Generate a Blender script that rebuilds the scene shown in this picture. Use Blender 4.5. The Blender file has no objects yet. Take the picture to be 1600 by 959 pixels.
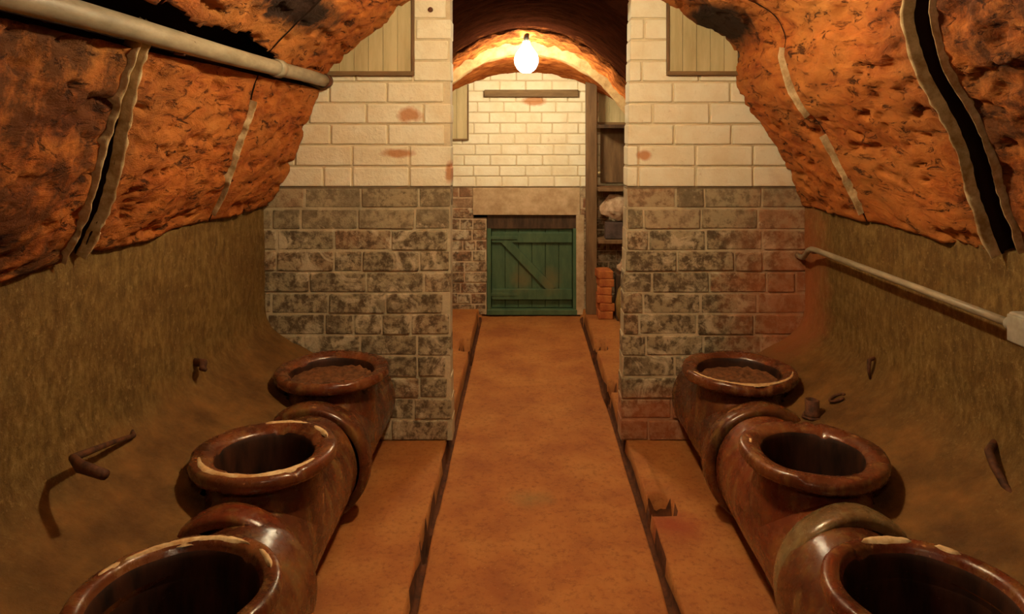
import bpy, bmesh, math, random
from mathutils import Vector, noise
random.seed(7)
C = bpy.context.scene.collection
sc = bpy.context.scene
PI = math.pi

# ------------------------------------------------------------------ camera
# level camera, eye 1.55 m above the ledges; the frame is shifted down
cam_d = bpy.data.cameras.new('camera')
cam = bpy.data.objects.new('camera', cam_d); C.objects.link(cam)
cam.location = (0, 0, 1.55); cam.rotation_euler = (PI/2, 0, 0)
cam_d.sensor_fit = 'HORIZONTAL'; cam_d.sensor_width = 36.0
cam_d.lens = 1100/1600*36.0
cam_d.shift_x = -18/1600.0
cam_d.shift_y = -269.5/1600.0
cam_d.clip_start = 0.02
sc.camera = cam

# ------------------------------------------------------------------ world, exposure
w = bpy.data.worlds.new('world'); sc.world = w; w.use_nodes = True
w.node_tree.nodes['Background'].inputs[0].default_value = (0.9, 0.55, 0.25, 1)
w.node_tree.nodes['Background'].inputs[1].default_value = 0.0
sc.view_settings.view_transform = 'Standard'; sc.view_settings.look = 'None'
sc.view_settings.gamma = 1.0; sc.view_settings.exposure = 0.0
sc.view_settings.use_curve_mapping = False

LIGHT_COL = (1.0, 0.80, 0.45)
LAMPS = [  # x, y, z, watts, bulb radius : bulb in view, bulb inferred overhead, added fill lamp
    (0.02, 4.90, 2.06, 450, 0.085),  # globe enlarged so its shape takes in the glow
    (0.04, 2.30, 2.19, 600, 0.045),
    (0.00, -0.10, 2.17, 90, 0.045),  # unseen fill lamp, added to brighten the foreground
]

# ------------------------------------------------------------------ helpers
def tag(o, label=None, cat=None, group=None, kind=None):
    if label: o['label'] = label
    if cat: o['category'] = cat
    if group: o['group'] = group
    if kind: o['kind'] = kind
    return o

def link(name, verts, faces, mat, parent=None, smooth=True, cols=None, loc=None):
    me = bpy.data.meshes.new(name)
    me.from_pydata([tuple(v) for v in verts], [], faces)
    if cols is not None:
        a = me.color_attributes.new('tone', 'FLOAT_COLOR', 'POINT')
        for i, c in enumerate(cols): a.data[i].color = (c[0], c[1], c[2], 1)
    bm = bmesh.new(); bm.from_mesh(me)
    bmesh.ops.recalc_face_normals(bm, faces=bm.faces)
    bm.to_mesh(me); bm.free()
    if smooth:
        me.polygons.foreach_set('use_smooth', [True]*len(me.polygons))
    me.materials.append(mat)
    o = bpy.data.objects.new(name, me); C.objects.link(o)
    if parent: o.parent = parent
    if loc: o.location = loc
    return o

def empty(name, loc):
    o = bpy.data.objects.new(name, None); C.objects.link(o); o.location = loc
    o.empty_display_size = 0.1
    return o

class MB:
    def __init__(s): s.v = []; s.f = []; s.c = []
    def add(s, vs, fs, col=(0.5, 0.5, 0.5)):
        n = len(s.v); s.v += [Vector(v) for v in vs]; s.f += [tuple(i+n for i in f) for f in fs]; s.c += [col]*len(vs)
    def box(s, a, b, bev=0.0, jit=0.0, col=(0.5, 0.5, 0.5)):
        x0, y0, z0 = a; x1, y1, z1 = b
        bm = bmesh.new(); bmesh.ops.create_cube(bm, size=1)
        for v in bm.verts:
            v.co = Vector(((x0+x1)/2+v.co.x*(x1-x0), (y0+y1)/2+v.co.y*(y1-y0), (z0+z1)/2+v.co.z*(z1-z0)))
        if bev > 0:
            bmesh.ops.bevel(bm, geom=bm.edges[:], offset=bev, segments=2, affect='EDGES', profile=0.5)
        if jit:
            for v in bm.verts: v.co += noise.noise_vector(v.co*9)*jit
        bm.verts.index_update()
        s.add([v.co.copy() for v in bm.verts], [tuple(v.index for v in f.verts) for f in bm.faces], col); bm.free()
    def tube(s, pts, r, n=12, caps=True, wob=0.0):
        pts = [Vector(p) for p in pts]; rs = r if isinstance(r, (list, tuple)) else [r]*len(pts)
        vs = []; up = None
        for i, p in enumerate(pts):
            d = (pts[min(i+1, len(pts)-1)]-pts[max(i-1, 0)]).normalized()
            if up is None:
                up = Vector((0, 0, 1)) if abs(d.z) < 0.9 else Vector((1, 0, 0))
            a = (up-d*up.dot(d)).normalized(); b = d.cross(a); up = a
            for k in range(n):
                t = 2*PI*k/n; q = p+(a*math.cos(t)+b*math.sin(t))*rs[i]
                if wob: q += noise.noise_vector(q*30)*wob
                vs.append(q)
        fs = [(i*n+k, i*n+(k+1) % n, (i+1)*n+(k+1) % n, (i+1)*n+k) for i in range(len(pts)-1) for k in range(n)]
        if caps: fs += [tuple(range(n)), tuple(range((len(pts)-1)*n, len(pts)*n))]
        s.add(vs, fs)
    def lathe(s, prof, n=72, axis='z', c=(0, 0, 0), close=False):
        vs = []
        for r, h in prof:
            for k in range(n):
                t = 2*PI*k/n
                if axis == 'z': vs.append((c[0]+r*math.cos(t), c[1]+r*math.sin(t), c[2]+h))
                else: vs.append((c[0]+r*math.cos(t), c[1]+h, c[2]+r*math.sin(t)))
        m = len(prof)
        fs = [(i*n+k, i*n+(k+1) % n, (i+1)*n+(k+1) % n, (i+1)*n+k) for i in range(m-1) for k in range(n)]
        if close: fs += [((m-1)*n+k, (m-1)*n+(k+1) % n, (k+1) % n, k) for k in range(n)]
        s.add(vs, fs)
    def build(s, name, mat, parent=None, smooth=True, loc=None, cols=False):
        return link(name, s.v, s.f, mat, parent, smooth, s.c if cols else None, loc)

def fbm(p, o=4, h=0.5):
    a = 0; amp = 1; q = Vector(p)
    for _ in range(o):
        a += noise.noise(q)*amp; q = q*2.03+Vector((3.1, 7.7, 1.3)); amp *= h
    return a

def smoothstep(a, b, x):
    t = max(0.0, min(1.0, (x-a)/(b-a))); return t*t*(3-2*t)

# ------------------------------------------------------------------ materials
class NT:
    def __init__(s, name, rough=0.8, spec=0.3):
        s.m = bpy.data.materials.new(name); s.m.use_nodes = True; s.t = s.m.node_tree; s.n = s.t.nodes; s.l = s.t.links
        s.b = s.n['Principled BSDF']; s.b.inputs['Roughness'].default_value = rough
        s.b.inputs['Specular IOR Level'].default_value = spec
        s.co = s.n.new('ShaderNodeTexCoord').outputs['Object']
        s.geo = s.n.new('ShaderNodeNewGeometry').outputs['Position']
    def mapped(s, scale, loc=(0, 0, 0), src=None):
        m = s.n.new('ShaderNodeMapping'); m.inputs['Scale'].default_value = scale; m.inputs['Location'].default_value = loc
        s.l.new(src or s.geo, m.inputs['Vector']); return m.outputs[0]
    def noise(s, scale, detail=5, rough=0.6, src=None, dist=0.0):
        n = s.n.new('ShaderNodeTexNoise'); n.inputs['Scale'].default_value = scale; n.inputs['Detail'].default_value = detail
        n.inputs['Roughness'].default_value = rough; n.inputs['Distortion'].default_value = dist
        s.l.new(src or s.geo, n.inputs['Vector']); return n.outputs['Fac']
    def voronoi(s, scale, src=None, feature='F1'):
        n = s.n.new('ShaderNodeTexVoronoi'); n.feature = feature; n.inputs['Scale'].default_value = scale
        s.l.new(src or s.geo, n.inputs['Vector']); return n.outputs['Distance']
    def ramp(s, fac, stops):
        r = s.n.new('ShaderNodeValToRGB'); e = r.color_ramp.elements
        while len(e) < len(stops): e.new(0.5)
        for i, (p, c) in enumerate(stops):
            e[i].position = p; e[i].color = (c, c, c, 1) if isinstance(c, (int, float)) else (*c, 1)
        s.l.new(fac, r.inputs[0]); return r.outputs[0]
    def mix(s, fac, a, b, mode='MIX'):
        m = s.n.new('ShaderNodeMix'); m.data_type = 'RGBA'; m.blend_type = mode
        for sock, v in ((m.inputs[0], fac), (m.inputs[6], a), (m.inputs[7], b)):
            if isinstance(v, (int, float)): sock.default_value = v if sock.type == 'VALUE' else (v, v, v, 1)
            elif isinstance(v, tuple): sock.default_value = (*v, 1)
            else: s.l.new(v, sock)
        return m.outputs[2]
    def math(s, op, a, b=0.0, c=None):
        m = s.n.new('ShaderNodeMath'); m.operation = op
        for i, v in enumerate((a, b, c)):
            if v is None: continue
            if isinstance(v, (int, float)): m.inputs[i].default_value = v
            else: s.l.new(v, m.inputs[i])
        return m.outputs[0]
    def sep(s, src=None):
        m = s.n.new('ShaderNodeSeparateXYZ'); s.l.new(src or s.geo, m.inputs[0]); return m.outputs
    def patch(s, c, r, ragged=0.5, soft=0.3):
        """a stain of its own shape: 1 inside a ragged blob about point c of radii r"""
        m = s.n.new('ShaderNodeMapping'); m.inputs['Location'].default_value = tuple(-c[i]/r[i] for i in range(3))
        m.inputs['Scale'].default_value = tuple(1/q for q in r); s.l.new(s.geo, m.inputs['Vector'])
        v = s.n.new('ShaderNodeVectorMath'); v.operation = 'LENGTH'; s.l.new(m.outputs[0], v.inputs[0])
        d = s.math('ADD', v.outputs['Value'], s.math('MULTIPLY', s.math('SUBTRACT', s.noise(14, 4), 0.5), ragged*2))
        k = s.math('SUBTRACT', 1.0+soft, d); k = s.math('DIVIDE', k, soft*2)
        cl = s.n.new('ShaderNodeClamp'); s.l.new(k, cl.inputs[0]); return cl.outputs[0]
    def color(s, v):
        if isinstance(v, tuple): s.b.inputs['Base Color'].default_value = (*v, 1)
        else: s.l.new(v, s.b.inputs['Base Color'])
    def bump(s, h, strength=0.5, dist=0.01):
        b = s.n.new('ShaderNodeBump'); b.inputs['Strength'].default_value = strength; b.inputs['Distance'].default_value = dist
        s.l.new(h, b.inputs['Height']); s.l.new(b.outputs[0], s.b.inputs['Normal'])
    def rough(s, v): s.l.new(v, s.b.inputs['Roughness'])

M = {}
def simple(name, c1, c2, scale=20, rough=0.7, bump=0.3, spec=0.3, metal=0.0, stretch=(1, 1, 1), dist=0.004):
    k = NT(name, rough, spec); src = k.mapped(stretch, src=k.co)
    f = k.noise(scale, 6, 0.65, src)
    k.color(k.ramp(f, [(0.35, c1), (0.65, c2)])); k.bump(f, bump, dist); k.b.inputs['Metallic'].default_value = metal
    M[name] = k.m; return k

# vault concrete: rough orange, with sooty blotches, cracks and a patch of painted shade
k = NT('vault_concrete', 0.85, 0.25)
big = k.noise(2.3, 4, 0.6); fine = k.noise(30, 8, 0.7); st = k.mapped((1.0, 0.55, 1.6)); mid = k.noise(11, 7, 0.7, st, 0.6)
c = k.ramp(mid, [(0.28, (0.17, 0.040, 0.010)), (0.42, (0.40, 0.105, 0.020)), (0.60, (0.56, 0.175, 0.032)), (0.8, (0.64, 0.26, 0.07))])
c = k.mix(k.ramp(k.noise(3.1, 5, 0.6, st), [(0.42, 0.0), (0.68, 0.75)]), c, (0.56, 0.23, 0.055))
pit = k.ramp(k.noise(17, 6, 0.75, st, 0.9), [(0.36, 1.0), (0.44, 0.0)])
c = k.mix(k.math('MULTIPLY', pit, 0.85), c, (0.035, 0.012, 0.006))
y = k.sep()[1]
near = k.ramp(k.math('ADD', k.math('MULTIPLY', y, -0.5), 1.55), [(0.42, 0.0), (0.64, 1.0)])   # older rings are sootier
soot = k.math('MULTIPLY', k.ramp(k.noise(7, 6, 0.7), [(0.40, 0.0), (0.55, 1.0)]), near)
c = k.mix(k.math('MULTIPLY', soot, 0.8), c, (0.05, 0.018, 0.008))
crown_shade = k.patch((0.93, 3.35, 2.08), (0.20, 0.30, 0.13), 0.4)  # unlit underside of the right crown, painted dark
c = k.mix(crown_shade, c, (0.03, 0.012, 0.006))
c = k.mix(k.patch((-0.88, 2.6, 2.03), (0.16, 0.45, 0.07), 0.6), c, (0.03, 0.012, 0.006))
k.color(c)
h = k.math('ADD', k.math('MULTIPLY', mid, 1.0), k.math('MULTIPLY', fine, 0.5)); h = k.math('SUBTRACT', h, k.math('MULTIPLY', pit, 0.6))
k.bump(h, 0.8, 0.02); M['vault'] = k.m

k = NT('void_dark', 0.95, 0.1); k.color((0.02, 0.009, 0.005)); M['void'] = k.m

simple('mortar', (0.36, 0.23, 0.10), (0.74, 0.58, 0.34), 22, 0.9, 0.6, 0.2, dist=0.01)

# side walls and the concrete benching round the jars
k = NT('render_wall', 0.75, 0.3)
a = k.noise(5, 6, 0.65); b_ = k.noise(60, 5, 0.7); vs = k.noise(26, 7, 0.7, k.mapped((1, 1.3, 0.65)))
c = k.ramp(vs, [(0.3, (0.10, 0.054, 0.013)), (0.5, (0.20, 0.120, 0.031)), (0.72, (0.33, 0.22, 0.075))])
c = k.mix(k.ramp(a, [(0.4, 0.0), (0.65, 0.55)]), c, (0.10, 0.046, 0.010))
c = k.mix(k.ramp(b_, [(0.56, 0.0), (0.70, 0.6)]), c, (0.40, 0.28, 0.11))
z = k.sep()[2]
low = k.ramp(k.math('ADD', z, k.math('MULTIPLY', k.math('SUBTRACT', a, 0.5), 0.35)), [(0.50, 1.0), (0.66, 0.0)])
dirt = k.ramp(k.noise(7, 6, 0.65), [(0.35, (0.10, 0.043, 0.010)), (0.55, (0.19, 0.090, 0.022)), (0.75, (0.29, 0.13, 0.032))])
c = k.mix(k.math('MULTIPLY', low, 0.9), c, dirt)
c = k.mix(k.math('MULTIPLY', k.patch((1.40, 3.52, 0.75), (0.2, 0.16, 0.40), 0.8, 0.8), 0.8), c, (0.44, 0.14, 0.05))
k.color(c); k.bump(k.math('ADD', b_, k.math('MULTIPLY', vs, 1.2)), 0.7, 0.008); M['wall'] = k.m

# trodden red-orange floor
k = NT('floor', 0.8, 0.3)
a = k.noise(3.5, 6, 0.6); b_ = k.noise(45, 6, 0.7)
c = k.ramp(a, [(0.3, (0.29, 0.090, 0.023)), (0.5, (0.385, 0.138, 0.033)), (0.7, (0.46, 0.190, 0.048))])
c = k.mix(k.ramp(b_, [(0.35, 0.5), (0.5, 0.0)]), c, (0.18, 0.05, 0.01))
c = k.mix(k.ramp(k.voronoi(38), [(0.03, 0.55), (0.12, 0.0)]), c, (0.5, 0.27, 0.10))
c = k.mix(k.math('MULTIPLY', k.patch((0.03, 3.02, 0), (0.07, 0.05, 0.2), 0.9, 0.8), 0.5), c, (0.24, 0.17, 0.06))
c = k.mix(k.math('MULTIPLY', k.patch((0.60, 2.80, 0), (0.08, 0.08, 0.2), 0.7, 0.7), 0.8), c, (0.28, 0.045, 0.015))
k.color(c); k.bump(k.math('ADD', b_, a), 0.5, 0.008); M['floor'] = k.m

def brick_mat(name, zp, raw, rawm, spots=(), amb=0.0):
    """limewashed above height zp, bare below"""
    k = NT(name, 0.8, 0.3)
    at = k.n.new('ShaderNodeAttribute'); at.attribute_name = 'tone'
    r = k.sep(at.outputs['Color'])[0]; ism = k.sep(at.outputs['Color'])[1]
    f = k.noise(26, 6, 0.7); g = k.noise(6, 5, 0.6)
    paint = k.ramp(g, [(0.3, (0.82, 0.71, 0.48)), (0.6, (0.93, 0.87, 0.67))])
    paint = k.mix(k.ramp(f, [(0.62, 0.0), (0.74, 0.5)]), paint, (0.55, 0.36, 0.17))
    paint = k.mix(k.math('MULTIPLY', ism, k.ramp(g, [(0.35, 0.25), (0.6, 0.8)])), paint, (0.52, 0.39, 0.21))
    for s_ in spots:
        paint = k.mix(k.math('MULTIPLY', k.patch(*s_), 0.85), paint, (0.55, 0.22, 0.07))
    bare = k.ramp(r, raw)
    bare = k.mix(k.ramp(f, [(0.36, 0.6), (0.54, 0.0)]), bare, (0.12, 0.08, 0.04))
    bare = k.mix(k.ramp(k.math('ADD', f, k.math('MULTIPLY', g, 0.8)), [(0.86, 0.0), (1.12, 0.75)]), bare, (0.46, 0.38, 0.23))
    bare = k.mix(k.math('MULTIPLY', ism, k.ramp(g, [(0.3, 0.35), (0.55, 0.95)])), bare, rawm)
    z = k.sep()[2]
    worn = k.ramp(k.math('ADD', z, k.math('MULTIPLY', g, 0.3)), [(0.0, 1.0), (1.0, 1.0)]) if False else k.math('MULTIPLY', k.math('LESS_THAN', k.math('ADD', z, k.math('MULTIPLY', g, 0.25)), zp-0.09), 1.0)
    wf = k.math('MULTIPLY', worn, k.math('SUBTRACT', 1.0, ism))
    bare = k.mix(k.math('MULTIPLY', wf, k.ramp(f, [(0.40, 0.85), (0.56, 0.05)])), bare, (0.10, 0.068, 0.038))
    bare = k.mix(k.math('MULTIPLY', worn, k.ramp(k.noise(9, 6, 0.7, dist=0.8), [(0.52, 0.0), (0.62, 0.8)])), bare, (0.66, 0.56, 0.38))
    c = k.mix(k.math('GREATER_THAN', k.math('ADD', z, k.math('MULTIPLY', k.math('SUBTRACT', f, 0.5), 0.02)), zp), bare, paint)
    band = k.math('LESS_THAN', k.math('ABSOLUTE', k.math('SUBTRACT', z, zp-0.004)), 0.007)
    c = k.mix(k.math('MULTIPLY', band, 0.7), c, (0.12, 0.07, 0.03))  # thin dark line painted for the shadow at the limewash edge
    return k, c, f
k, c, f = brick_mat('partition_brick', 1.285,
    [(0.0, (0.24, 0.19, 0.115)), (0.45, (0.31, 0.255, 0.16)), (0.78, (0.36, 0.30, 0.19)), (0.88, (0.38, 0.21, 0.11)), (1.0, (0.48, 0.41, 0.27))], (0.58, 0.49, 0.32),
    [((-0.64, 3.55, 1.455), (0.075, 0.5, 0.022)), ((-0.575, 3.55, 1.65), (0.06, 0.5, 0.035), 0.9), ((0.61, 3.55, 1.445), (0.035, 0.5, 0.025)), ((-0.375, 3.55, 1.36), (0.02, 0.5, 0.05))])
red = k.math('MULTIPLY', k.patch((1.33, 3.55, 0.70), (0.22, 0.5, 0.36), 0.9, 0.8), 0.8)
c = k.mix(red, c, (0.44, 0.14, 0.05))
c = k.mix(k.math('MULTIPLY', k.patch((0.78, 3.55, 0.10), (0.5, 0.5, 0.13), 0.5, 0.45), 0.7), c, (0.42, 0.12, 0.04))
k.color(c); k.bump(f, 0.7, 0.012); M['partition'] = k.m
k, c, f = brick_mat('far_brick', 1.098,
    [(0.0, (0.25, 0.10, 0.05)), (0.5, (0.36, 0.19, 0.10)), (1.0, (0.50, 0.38, 0.24))], (0.66, 0.50, 0.32),
    [((0.09, 6.05, 1.84), (0.09, 0.5, 0.04), 0.6)])
k.color(c); k.bump(f, 0.5, 0.01); M['far_brick'] = k.m

# back chamber vault: coloured dark for soot and missing light near, lit red-orange beyond
k = NT('back_vault', 0.95, 0.0)
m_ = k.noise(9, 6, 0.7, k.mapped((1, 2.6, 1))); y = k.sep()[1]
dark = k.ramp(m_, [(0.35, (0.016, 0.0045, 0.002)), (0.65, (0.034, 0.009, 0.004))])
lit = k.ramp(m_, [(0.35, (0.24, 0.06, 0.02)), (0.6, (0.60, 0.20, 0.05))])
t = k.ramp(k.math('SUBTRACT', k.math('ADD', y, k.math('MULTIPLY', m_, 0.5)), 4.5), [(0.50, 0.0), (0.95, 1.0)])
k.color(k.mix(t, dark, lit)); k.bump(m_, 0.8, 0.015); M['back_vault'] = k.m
simple('rib_plaster', (0.24, 0.14, 0.06), (0.44, 0.30, 0.14), 14, 0.85, 0.4)

# salt-glazed stoneware
def glaze(name, stops, tan, chips=True):
    k = NT(name, 0.3, 0.6)
    f = k.noise(6, 5, 0.6); g = k.noise(22, 6, 0.7); run = k.noise(14, 4, 0.6, k.mapped((1.6, 1.6, 0.3)))
    c = k.ramp(f, stops)
    c = k.mix(k.ramp(run, [(0.52, 0.0), (0.68, 0.7)]), c, tan)
    if chips: c = k.mix(k.ramp(g, [(0.64, 0.0), (0.69, 0.9)]), c, (0.52, 0.24, 0.08))
    k.color(c); k.rough(k.ramp(g, [(0.3, 0.12), (0.7, 0.40)])); k.bump(k.math('ADD', f, k.math('MULTIPLY', g, 0.4)), 0.35, 0.008)
    M[name] = k.m; return k
glaze('glaze_body', [(0.3, (0.035, 0.011, 0.006)), (0.5, (0.10, 0.026, 0.010)), (0.7, (0.19, 0.070, 0.020))], (0.20, 0.11, 0.035))
glaze('glaze_rim', [(0.3, (0.045, 0.012, 0.006)), (0.5, (0.13, 0.034, 0.013)), (0.7, (0.24, 0.085, 0.028))], (0.27, 0.13, 0.045))
glaze('glaze_tan', [(0.3, (0.07, 0.03, 0.012)), (0.5, (0.15, 0.08, 0.030)), (0.7, (0.24, 0.16, 0.07))], (0.28, 0.20, 0.09))
glaze('glaze_red', [(0.3, (0.05, 0.010, 0.005)), (0.5, (0.15, 0.030, 0.011)), (0.7, (0.23, 0.075, 0.020))], (0.22, 0.10, 0.03))
simple('bore', (0.012, 0.006, 0.004), (0.07, 0.022, 0.010), 16, 0.55, 0.4, stretch=(1, 1, 0.25))  # bore walls coloured near-black for the shade inside the jars
simple('scar', (0.50, 0.27, 0.10), (0.80, 0.60, 0.34), 30, 0.6, 0.5)
simple('silt', (0.09, 0.035, 0.014), (0.26, 0.11, 0.04), 34, 0.9, 0.9, dist=0.01)
simple('shaded_silt', (0.008, 0.006, 0.005), (0.030, 0.017, 0.012), 20, 0.6, 0.8)  # silt blackened to stand for the shade down in the jars
kg = NT('green_paint', 0.55, 0.3)
c = kg.ramp(kg.noise(16, 6, 0.65, kg.mapped((1, 1, 0.3))), [(0.35, (0.055, 0.105, 0.055)), (0.65, (0.090, 0.150, 0.075))])
for q_ in ((-0.02, 6.1, 0.30), (0.24, 6.1, 0.29)): c = kg.mix(kg.math('MULTIPLY', kg.patch(q_, (0.07, 0.3, 0.09), 0.6, 0.6), 0.5), c, (0.20, 0.14, 0.055))
kg.color(c); M['green_paint'] = kg.m
simple('dark_wood', (0.035, 0.02, 0.012), (0.10, 0.055, 0.028), 20, 0.7, 0.4, stretch=(1, 1, 0.2))
simple('brown_wood', (0.12, 0.065, 0.03), (0.24, 0.14, 0.065), 18, 0.7, 0.4, stretch=(1, 1, 0.15))
simple('bar_wood', (0.12, 0.07, 0.03), (0.26, 0.16, 0.07), 18, 0.7, 0.4, stretch=(0.15, 1, 1))
simple('pale_board', (0.42, 0.34, 0.17), (0.62, 0.52, 0.29), 12, 0.7, 0.3, stretch=(1, 1, 0.15))
simple('lintel_stone', (0.42, 0.28, 0.15), (0.62, 0.46, 0.28), 12, 0.85, 0.4)
simple('galvanised', (0.24, 0.20, 0.13), (0.42, 0.36, 0.25), 25, 0.45, 0.25, 0.5, stretch=(1, 0.3, 1))
simple('grey_steel', (0.30, 0.28, 0.22), (0.42, 0.40, 0.33), 25, 0.5, 0.2, 0.5)
simple('recess_dark', (0.055, 0.017, 0.006), (0.14, 0.042, 0.012), 20, 0.9, 0.5)
simple('rust_iron', (0.035, 0.014, 0.008), (0.16, 0.055, 0.02), 30, 0.75, 0.6, 0.4)
simple('rubble_stone', (0.35, 0.22, 0.13), (0.62, 0.46, 0.32), 14, 0.9, 0.5)
simple('red_brick', (0.35, 0.08, 0.025), (0.60, 0.20, 0.05), 14, 0.85, 0.5)
simple('olive_clay', (0.16, 0.11, 0.035), (0.32, 0.21, 0.07), 14, 0.6, 0.4)
simple('purple_board', (0.06, 0.04, 0.035), (0.12, 0.08, 0.07), 14, 0.6, 0.3)
simple('black_plastic', (0.02, 0.02, 0.02), (0.03, 0.03, 0.03), 14, 0.4, 0.1)
kb = NT('bulb_glow', 0.3); kb.color((1, 0.9, 0.7)); kb.b.inputs['Emission Color'].default_value = (1, 0.86, 0.62, 1)
kb.b.inputs['Emission Strength'].default_value = 60.0; M['bulb'] = kb.m

# ------------------------------------------------------------------ the vaulted tunnel
PL = [(-1.285, 1.19), (-1.19, 1.357), (-1.10, 1.60), (-1.03, 1.79), (-0.955, 1.89), (-0.735, 2.08), (-0.62, 2.19), (-0.33, 2.35), (0.05, 2.42)]
PR = [(1.405, 1.19), (1.35, 1.31), (1.235, 1.55), (1.12, 1.71), (1.065, 1.856), (1.065, 1.96), (1.0, 2.05), (0.86, 2.12), (0.74, 2.20), (0.42, 2.35), (0.05, 2.42)]
def resample(P, n):
    # Catmull-Rom then equal arc length
    pts = []
    Q = [P[0]]+P+[P[-1]]
    for i in range(1, len(Q)-2):
        for s_ in range(12):
            t = s_/12; r = []
            for a in range(2):
                p0, p1, p2, p3 = Q[i-1][a], Q[i][a], Q[i+1][a], Q[i+2][a]
                r.append(0.5*((2*p1)+(-p0+p2)*t+(2*p0-5*p1+4*p2-p3)*t*t+(-p0+3*p1-3*p2+p3)*t**3))
            pts.append(r)
    pts.append(list(P[-1]))
    L = [0]
    for i in range(1, len(pts)): L.append(L[-1]+math.dist(pts[i], pts[i-1]))
    out = []; j = 0
    for q in range(n+1):
        s_ = L[-1]*q/n
        while j < len(L)-2 and L[j+1] < s_: j += 1
        t = (s_-L[j])/max(1e-9, L[j+1]-L[j]); out.append((pts[j][0]*(1-t)+pts[j+1][0]*t, pts[j][1]*(1-t)+pts[j+1][1]*t))
    nr = []
    for i in range(n+1):
        a = out[max(0, i-1)]; b = out[min(n, i+1)]; d = Vector((b[0]-a[0], b[1]-a[1])).normalized(); nr.append(Vector((d.y, -d.x)))
    return out, nr
NP = 170
PROF = {}
for sd, P in ((-1, PL), (1, PR)):
    o_, n_ = resample(P, NP)
    if sd == 1: n_ = [-q for q in n_]       # point inward
    if (n_[10].x > 0) == (sd == 1): n_ = [-q for q in n_]
    PROF[sd] = (o_, n_)
def t_of_z(sd, z):
    o_ = PROF[sd][0]
    for i, p in enumerate(o_):
        if p[1] >= z: return i/NP
    return 1.0

# seams between rings: centre depth and half width along t (0 spring .. 1 crown)
def seam(sd, k, t):
    wob = 0.018*noise.noise(Vector((t*5, k*3.3, sd*2.0)))+0.006*noise.noise(Vector((t*22, k*3.3, sd*2.0)))
    if k == 2:   # 2.03 m
        if sd < 0: return 2.01+wob-0.40*t, 0.012+0.032*smoothstep(0.33, 0.12, t)
        return 2.01+wob-0.33*t*min(1, t/0.15), 0.070*(1-0.30*t)+0.008*noise.noise(Vector((t*8, 1, 1)))
    if k == 3:   # 2.88 m
        return 2.885+wob*1.3-(0.42*t if sd < 0 else 0), (0.008 if sd < 0 else 0.005)
    return [-1.5, 0.35, 1.18, 0, 0, 3.56][[0, 1, 2, 3, 4, 5].index(k)] if k in (0, 5) else [0, 0.35, 1.18][k] + wob, 0.008
KEYS = [0, 1, 'a', 2, 3, 5]
def seam2(sd, key, t):
    if key == 'a':
        return 1.18+0.018*noise.noise(Vector((t*5, 9, sd*2.0))), 0.008
    if key == 0: return -1.5, 0.0
    if key == 5: return 3.556, 0.0
    if key == 1: return 0.35+0.018*noise.noise(Vector((t*5, 4, sd*2.0))), 0.008
    return seam(sd, key, t)

def vault_point(sd, ring, t, y, disp=True, lift=0.0):
    o_, n_ = PROF[sd]; x = t*NP; i = min(NP-1, int(x)); f = x-i
    px = o_[i][0]*(1-f)+o_[i+1][0]*f; pz = o_[i][1]*(1-f)+o_[i+1][1]*f; nn = n_[i]*(1-f)+n_[i+1]*f
    d = lift
    if disp:
        p = Vector((px, y, pz))
        off = {0: 0.0, 1: -0.008, 2: 0.006, 3: -0.006, 4: 0.0}[ring]
        q = Vector((px*3, y*3*0.8, pz*4.2))
        d += off+0.020*noise.noise(p*2.2)+0.010*fbm(q*2.2, 4, 0.6)
        cr = fbm(Vector((px*7, y*4.5, pz*11))+Vector((ring*5, 0, 0)), 4, 0.65)
        d -= 0.022*smoothstep(0.38, 0.75, cr)+0.016*smoothstep(0.30, 0.7, -cr)
    return Vector((px+nn.x*d, y, pz+nn.y*d))

def gap_mask(sd, ring, t, y):
    """the open joint behind the conduit on the left side"""
    if sd > 0 or ring > 4: return False
    o_ = PROF[sd][0]; z = o_[int(t*NP)][1]
    lo = 1.775+0.008*noise.noise(Vector((y*6, 0, 0))); hi = 1.885+0.03*noise.noise(Vector((y*5, 3, 0)))-0.05*smoothstep(2.3, 3.1, y)
    return lo < z < hi

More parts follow.
